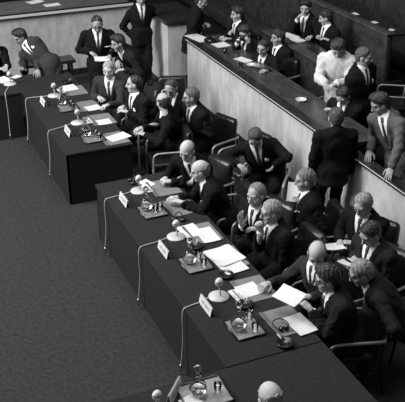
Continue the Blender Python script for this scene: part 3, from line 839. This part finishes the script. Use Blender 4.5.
# at the far left
person('man in dark suit cut off by the left edge, seated at the corner table', A(-7, 40, 1.2), 290, hl=A(6, 68, .84), hr=A(2, 70, .84), lean=.15)
person('man in grey suit bending over the corner table, leaning on one hand', A(20, 37, 1.30), 238, 'stand', pel=A(51, 66, .86), hyaw=195, pitch=25, hl=A(38, 74, .80), hr=A(22, 72, .80), suitv=.042, square=True, hair='full', poles=((0, 0, -.3), (0, 0, -.3)), handpose=('relaxed', 'flat'), skinv=.3)
person('standing man in dark suit reading papers against the far pale wall', A(97, 24, 1.62), 255, 'stand', hyaw=255, pitch=28, hl=A(110, 60, 1.1), hr=A(92, 57, 1.1), hair='receding', glasses=True, skinv=.38, lean=.03)
person('stooping man in dark suit with a cigarette, leaning to the left', A(118, 43, 1.42), 195, 'stand', pel=A(141, 66, .9), hyaw=185, pitch=15, hair='full', hr=A(118, 66, 1.0), hl=A(122, 74, .95), suitv=.018, tie=None)
person('smiling grey-haired man in grey suit seated at the rear table', A(109, 70, 1.25), 235, hyaw=235, pitch=8, hl=A(106, 107, .85), hr=A(99, 100, .84), suitv=.04, hairv=.35, hair='short', skinv=.5, lean=.14)
person('balding man in profile with a white pocket square at the rear table', A(134, 84, 1.25), 195, hyaw=160, pitch=3, hl=A(123, 113, .84), hr=A(120, 109, .86), suitv=.013, hair='receding', square=True, skinv=.48, lean=.10)
person('bald man seen from behind, leaning his arms on the rear table', A(163, 102, 1.22), 158, hyaw=104, pitch=12, pel=A(178, 139, .56), hl=A(140, 135, .82), hr=A(138, 130, .82), hair='bald', skinv=.42, poles=((.3, -1, -.3), None))
person('balding man resting his face on his hand beside the end block', A(171, 88, 1.22), 225, hyaw=225, pitch=30, hr=A(161, 93, 1.15), hair='receding', skinv=.42, lean=.16, hairv=.04)
person('man with spectacles in profile seated below the podium corner', A(191, 97, 1.26), 190, hyaw=165, pitch=8, hr=A(188, 129, .78), hl=A(194, 130, .75), hair='short', hairv=.10, glasses=True, lean=.16, skinv=.42)
person('standing man in dark suit by the end block, his head above the top edge', np.array([5.0, 14.40, 1.62]), 262, 'stand', hl=A(147, 21, .92), hr=A(133, 41, .80), lean=.02)
person('standing man in dark suit leaning on the far end of the podium desk', A(201, 1, 1.62), 345, 'stand', pel=(5.72, 13.72, .9), hyaw=330, pitch=20, hr=A(200, 29, 1.16), hl=A(206, 27, 1.18), hair='receding', skinv=.42)
# behind the podium desk
person('dark-haired man in profile seated behind the podium desk at the top', np.array([6.42, 13.3, 1.44]), 180, hyaw=170, pitch=8, floor=ZP, seat=.42, hl=A(228, 40, 1.12), hr=A(222, 38, 1.12), hair='full', skinv=.4, lean=.14)
person('man at the podium desk raising a small camera to his face', A(245, 33, 1.36), 205, hyaw=210, pitch=25, floor=ZP, seat=.42, hl=A(247, 41, 1.28), hr=A(237, 41, 1.26), hair='full', skinv=.4, lean=.17, handpose=('hold', 'hold'))
person('man partly hidden behind the man with spectacles at the podium desk', np.array([6.60, 12.1, 1.32]), 190, hyaw=175, pitch=5, floor=ZP, seat=.42, hair='full', skinv=.35, lean=.1)
person('man with dark spectacles leaning on the podium desk, hand on its edge', A(263, 48, 1.32), 200, hyaw=215, pitch=12, floor=ZP, seat=.42, hr=A(256, 66, 1.12), hl=A(266, 72, 1.1), hair='short', glasses=True, skinv=.42, lean=.2)
person('dark-haired man resting his cheek on his hand in the second podium row', np.array([7.47, 12.73, 1.58]), 215, hyaw=225, pitch=12, floor=ZP, seat=.52, hr=A(298, 18, 1.46), hl=A(311, 38, 1.22), hair='full', skinv=.42, lean=.12)
person('dark-haired man in profile in the second podium row, turned to his neighbour', np.array([7.50, 12.1, 1.56]), 185, hyaw=150, pitch=18, floor=ZP, seat=.52, hl=A(325, 40, 1.22), hr=A(318, 38, 1.22), hair='full', hairv=.012, skinv=.42, lean=.12)
person('dark-haired woman in a pale coat standing behind the podium desk', A(338, 49, 1.74), 225, 'stand', floor=ZP, lean=.24, hyaw=235, pitch=35, hl=A(333, 88, 1.26), hr=A(325, 88, 1.24), wide=1.2, hair='woman', coat=True, shirt=False, skinv=.42)
person('standing man in dark suit with white pocket square behind the podium desk', A(364, 57, 1.82), 285, 'stand', floor=ZP, hyaw=315, pitch=8, hair='short', hairv=.08, square=True, skinv=.4, lean=.03, wide=1.22, hr=A(366, 104, 1.1))
person('dark-haired man looking down at the podium desk, behind the standing back', A(343, 96, 1.36), 205, hyaw=215, pitch=38, floor=ZP, seat=.48, hl=A(330, 112, 1.12), hair='short', skinv=.42, lean=.16)
person('man in grey suit leaning with both hands on the podium rail', A(380, 104, 1.79), 202, 'stand', floor=ZP, pel=(5.97, 7.66, 1.07), hyaw=172, pitch=26, hr=A(369, 157, 1.11), hl=A(389, 178, 1.11), suitv=.105, hair='full', skinv=.36, handpose=('flat', 'flat'), poles=((.3, -.3, -.2), (.3, .3, -.2)))
# in front of the podium
person('man in dark suit standing with his back turned, against the podium wall', A(336, 118, 1.60), 75, 'stand', hyaw=70, pitch=12, hair='receding', hairv=.05, skinv=.36, lean=.02, tie=None)
person('man slumped in the second row, looking down, arms spread over chair backs', A(255, 138, 1.16), 235, hyaw=238, pitch=40, pel=A(262, 178, .52) + np.array([.12, .1, 0]), hr=A(237, 167, .82), hl=A(277, 170, .72), hair='short', hairv=.06, square=True, skinv=.38, poles=((.3, -1, .1), (-.5, 1, .1)))
person('man in dark suit sitting in profile with a white sheet in his hand, second row', A(305, 180, 1.24), 165, hyaw=160, pitch=8, hr=A(296, 200, .98), hl=A(301, 213, .86), hair='short', hairv=.16, skinv=.38, lean=.10)
person('grey-haired man with spectacles seated by the wall reading papers', A(363, 205, 1.24), 205, hyaw=205, pitch=22, hl=A(346, 245, .80), hr=A(338, 246, .80), glasses=True, hairv=.25, hair='short', skinv=.42, lean=.14)
person('dark-haired man with white pocket square reading, seated at the right edge', A(370, 234, 1.20), 195, hyaw=190, pitch=30, hl=A(359, 264, .86), hr=A(352, 262, .84), hair='short', hairv=.012, square=True, suitv=.02, skinv=.38, lean=.14)
# along the middle table
person('bald man in dark suit at the far end of the middle table, hands clasped', A(187, 151, 1.22), 225, hyaw=222, pitch=22, pel=(3.86, 8.85, .55), hr=A(161, 181, .82), hl=A(165, 183, .82), hair='bald', hairv=.03, skinv=.5, handpose=('fist', 'fist'))
person('grey balding man in profile bent over his folder at the middle table', A(200, 171, 1.18), 170, hyaw=160, pitch=14, pel=(3.78, 8.0, .55), hr=A(172, 199, .82), hl=A(176, 203, .82), hair='bald', hairv=.16, skinv=.48)
person('man in dark suit with a raised hand, sitting behind the man with spectacles', A(256, 195, 1.22), 200, hyaw=205, pitch=8, hr=A(241, 219, 1.02), hl=A(254, 232, .84), hair='receding', hairv=.2, skinv=.42, handpose=('relaxed', 'flat'), hd=(None, (-.2, .1, 1)), lean=.13)
person('man with spectacles and grey hair holding his chin at the middle table', A(271, 212, 1.20), 185, hyaw=172, pitch=8, hr=A(258, 224, 1.10), hl=A(262, 238, .86), hair='short', hairv=.28, glasses=True, skinv=.44, handpose=('relaxed', 'fist'), hd=(None, (-.3, .2, .9)), lean=.14)
person('bald man in grey suit leaning in with an arm across the middle table', A(317, 254, 1.14), 195, hyaw=235, pitch=32, pel=(3.93, 5.98, .55), hr=A(263, 285, .82), hl=A(305, 300, .86), hair='bald', suitv=.03, skinv=.46)
person('dark-haired man with spectacles reading a paper, nearest at the middle table', A(327, 279, 1.20), 165, hyaw=160, pitch=14, pel=(3.86, 5.40, .55), hr=A(289, 299, .90), hl=A(303, 307, .92), hair='full', hairv=.012, glasses=True, skinv=.42, suitv=.016)
person('grey-haired man seen from behind at the right, head bent', A(361, 273, 1.18), 160, hyaw=160, pitch=25, pel=A(404, 322, .55), hl=A(388, 336, .62), hair='short', hairv=.22, skinv=.36, glasses=True, suitv=.02)
person('bald head seen from behind at the bottom edge', A(270, 398, 1.22), 95, hyaw=90, pitch=15, hair='bald', skinv=.5, hairv=.3)
print('people done')

# chairs (the first row stands along the tables, the second along the podium wall)
chair(3.86, 8.88, 195, 'black leather armchair of the farther bald man at the middle table')
chair(3.84, 8.12, 178, 'black leather armchair of the grey bald man in profile')
chair(4.02, 7.50, 195, 'black leather armchair of the man with a raised hand')
chair(4.02, 6.87, 182, 'black leather armchair of the man holding his chin')
chair(3.99, 6.05, 185, 'black leather armchair of the bald man leaning in over the table')
chair(3.86, 5.46, 165, 'black leather armchair with a long chrome arm, nearest at the middle table')
chair(3.70, 11.98, 228, 'black leather armchair of the smiling grey-haired man')
chair(3.84, 11.06, 188, 'black leather armchair of the man in profile at the rear table')
chair(3.84, 10.12, 170, 'black leather armchair with a bright chrome arm, of the leaning bald man')
chair(4.36, 10.98, 225, 'black leather armchair of the man resting his face on his hand')
chair(4.53, 10.15, 200, 'black leather armchair of the man in spectacles below the podium corner')
chair(4.72, 9.45, 192, 'empty black leather armchair against the podium wall, behind the bald men')
chair(4.66, 8.72, 232, 'black leather armchair of the man slumped in the second row')
chair(4.55, 7.28, 170, 'black leather armchair of the man in profile with a white sheet')
chair(4.86, 6.66, 202, 'black leather armchair of the grey-haired man by the wall')
chair(4.62, 6.06, 195, 'black leather armchair of the man reading at the right edge')
r = empty('stool', (4.60, 5.30, 0))
bm = bmesh.new(); bx(bm, -.2, .2, -.2, .2, .39, .46, .03, 3); from_bm('seat', bm, LEATHER, r, True)
for sx in (-.16, .16):
    for sy in (-.16, .16):
        bm = bmesh.new(); tube(bm, [(sx * .9, sy * .9, .4), (sx * 1.1, sy * 1.1, .005)], .014, 8, 0); from_bm('leg', bm, BLACKPL, r, True)
tag(r, 'dark stool under the grey-haired man with bent head at the right', 'stool')
chair(4.62, 11.9, 250, 'black leather armchair in shadow beside the end block')

for x, y, yaw, lb in ((6.5, 13.3, 182, 'of the man in profile at the top of the podium desk'), (6.42, 12.55, 195, 'of the man raising a camera, on the podium'), (6.42, 11.75, 195, 'of the man with spectacles at the podium desk'),
                      (6.45, 10.2, 200, 'standing empty on the podium, left of the woman in the pale coat'), (6.45, 9.25, 200, 'of the man looking down at the podium desk'),
                      (7.75, 10.3, 150, 'standing empty at the end of the second podium row'), (8.35, 10.25, 200, 'standing empty behind the podium, toward the right edge')):
    chair(x, y, yaw, 'black leather armchair ' + lb, ZP)

# things held in hands or standing between the chairs
def held(name, c, n, w, l, label, cat='paper', up=(0, 0, 1), m=PAPER, k=1, curl=.012):
    c = Vector(c); n = Vector(n).normalized(); x = Vector(up).cross(n).normalized(); yv = n.cross(x)
    M = Matrix((x, yv, n)).transposed().to_4x4(); M.translation = c
    return sheet(name, c, w, l, 0, label, cat, None, k, M, m, curl=curl)
held('paper_sheet', A(289, 296, .97), (-.25, -.1, .9), .19, .27, 'white paper held up by the dark-haired man nearest at the middle table', up=(-.45, .85, .25))
held('paper_sheet', A(294, 192, 1.06), (-.5, -.7, .5), .15, .22, 'white sheet held by the man in profile in the second row')
held('paper_sheet', A(102, 59, 1.13), (-.1, -.35, 1), .24, .12, 'white papers held by the standing man before the far wall')
held('paper_sheet', A(332, 247, .83), (.1, .3, 1), .24, .30, 'white papers on the lap of the grey-haired man by the wall', k=2)
held('paper_sheet', A(352, 264, .88), (.3, .2, 1), .22, .28, 'white papers held by the man with a pocket square at the right edge', k=2)
r = empty('camera', A(241, 38, 1.36))
bm = bmesh.new(); bx(bm, -.03, .03, -.06, .06, -.04, .04, .008, 2, Matrix.Rotation(math.radians(25), 4, 'Z')); from_bm('housing', bm, BLACKPL, r, True)
bm = bmesh.new(); lathe(bm, [(.026, 0), (.026, .04), (.02, .04), (.018, .03), (0, .03)], 16, Matrix.Rotation(math.radians(25), 4, 'Z') @ Matrix.Translation((-.03, 0, 0)) @ Matrix.Rotation(-math.pi / 2, 4, 'Y')); from_bm('lens', bm, CHROME, r, True)
tag(r, 'small camera held to the face of a man at the podium desk', 'camera')
c = A(111, 46, 1.38); bm = bmesh.new(); tube(bm, [(0, 0, 0), (-.045, .02, -.01), (-.09, .04, -.015)], .006, 8, 0)
o = from_bm('cigarette', bm, PAPER, None, True); o.location = c; tag(o, 'white cigarette in the mouth of the stooping man', 'cigarette')

# ------------------------------------------------------------------ light: a bright hall lit from high on its open (left) side
def area(loc, to, sx, sy, power):
    l = bpy.data.lights.new('ceiling_lamp', 'AREA'); l.shape = 'RECTANGLE'; l.size = sx; l.size_y = sy; l.energy = power
    o = bpy.data.objects.new('ceiling_lamp', l); COL.objects.link(o); o.location = loc
    o.rotation_euler = (Vector(to) - Vector(loc)).to_track_quat('-Z', 'Y').to_euler()
area((-4.5, 11.3, 7.5), (4.5, 9.5, .5), 4, 8, 1900)
area((3.0, 8.0, 9.5), (3.5, 8.5, 0), 5, 7, 600)
W = bpy.data.worlds.new('hall'); S.world = W; W.use_nodes = True
W.node_tree.nodes['Background'].inputs[0].default_value = (.5, .5, .5, 1); W.node_tree.nodes['Background'].inputs[1].default_value = .16
V = S.view_settings; V.view_transform = 'Standard'; V.look = 'None'; V.gamma = 1; V.exposure = 0; V.use_curve_mapping = False
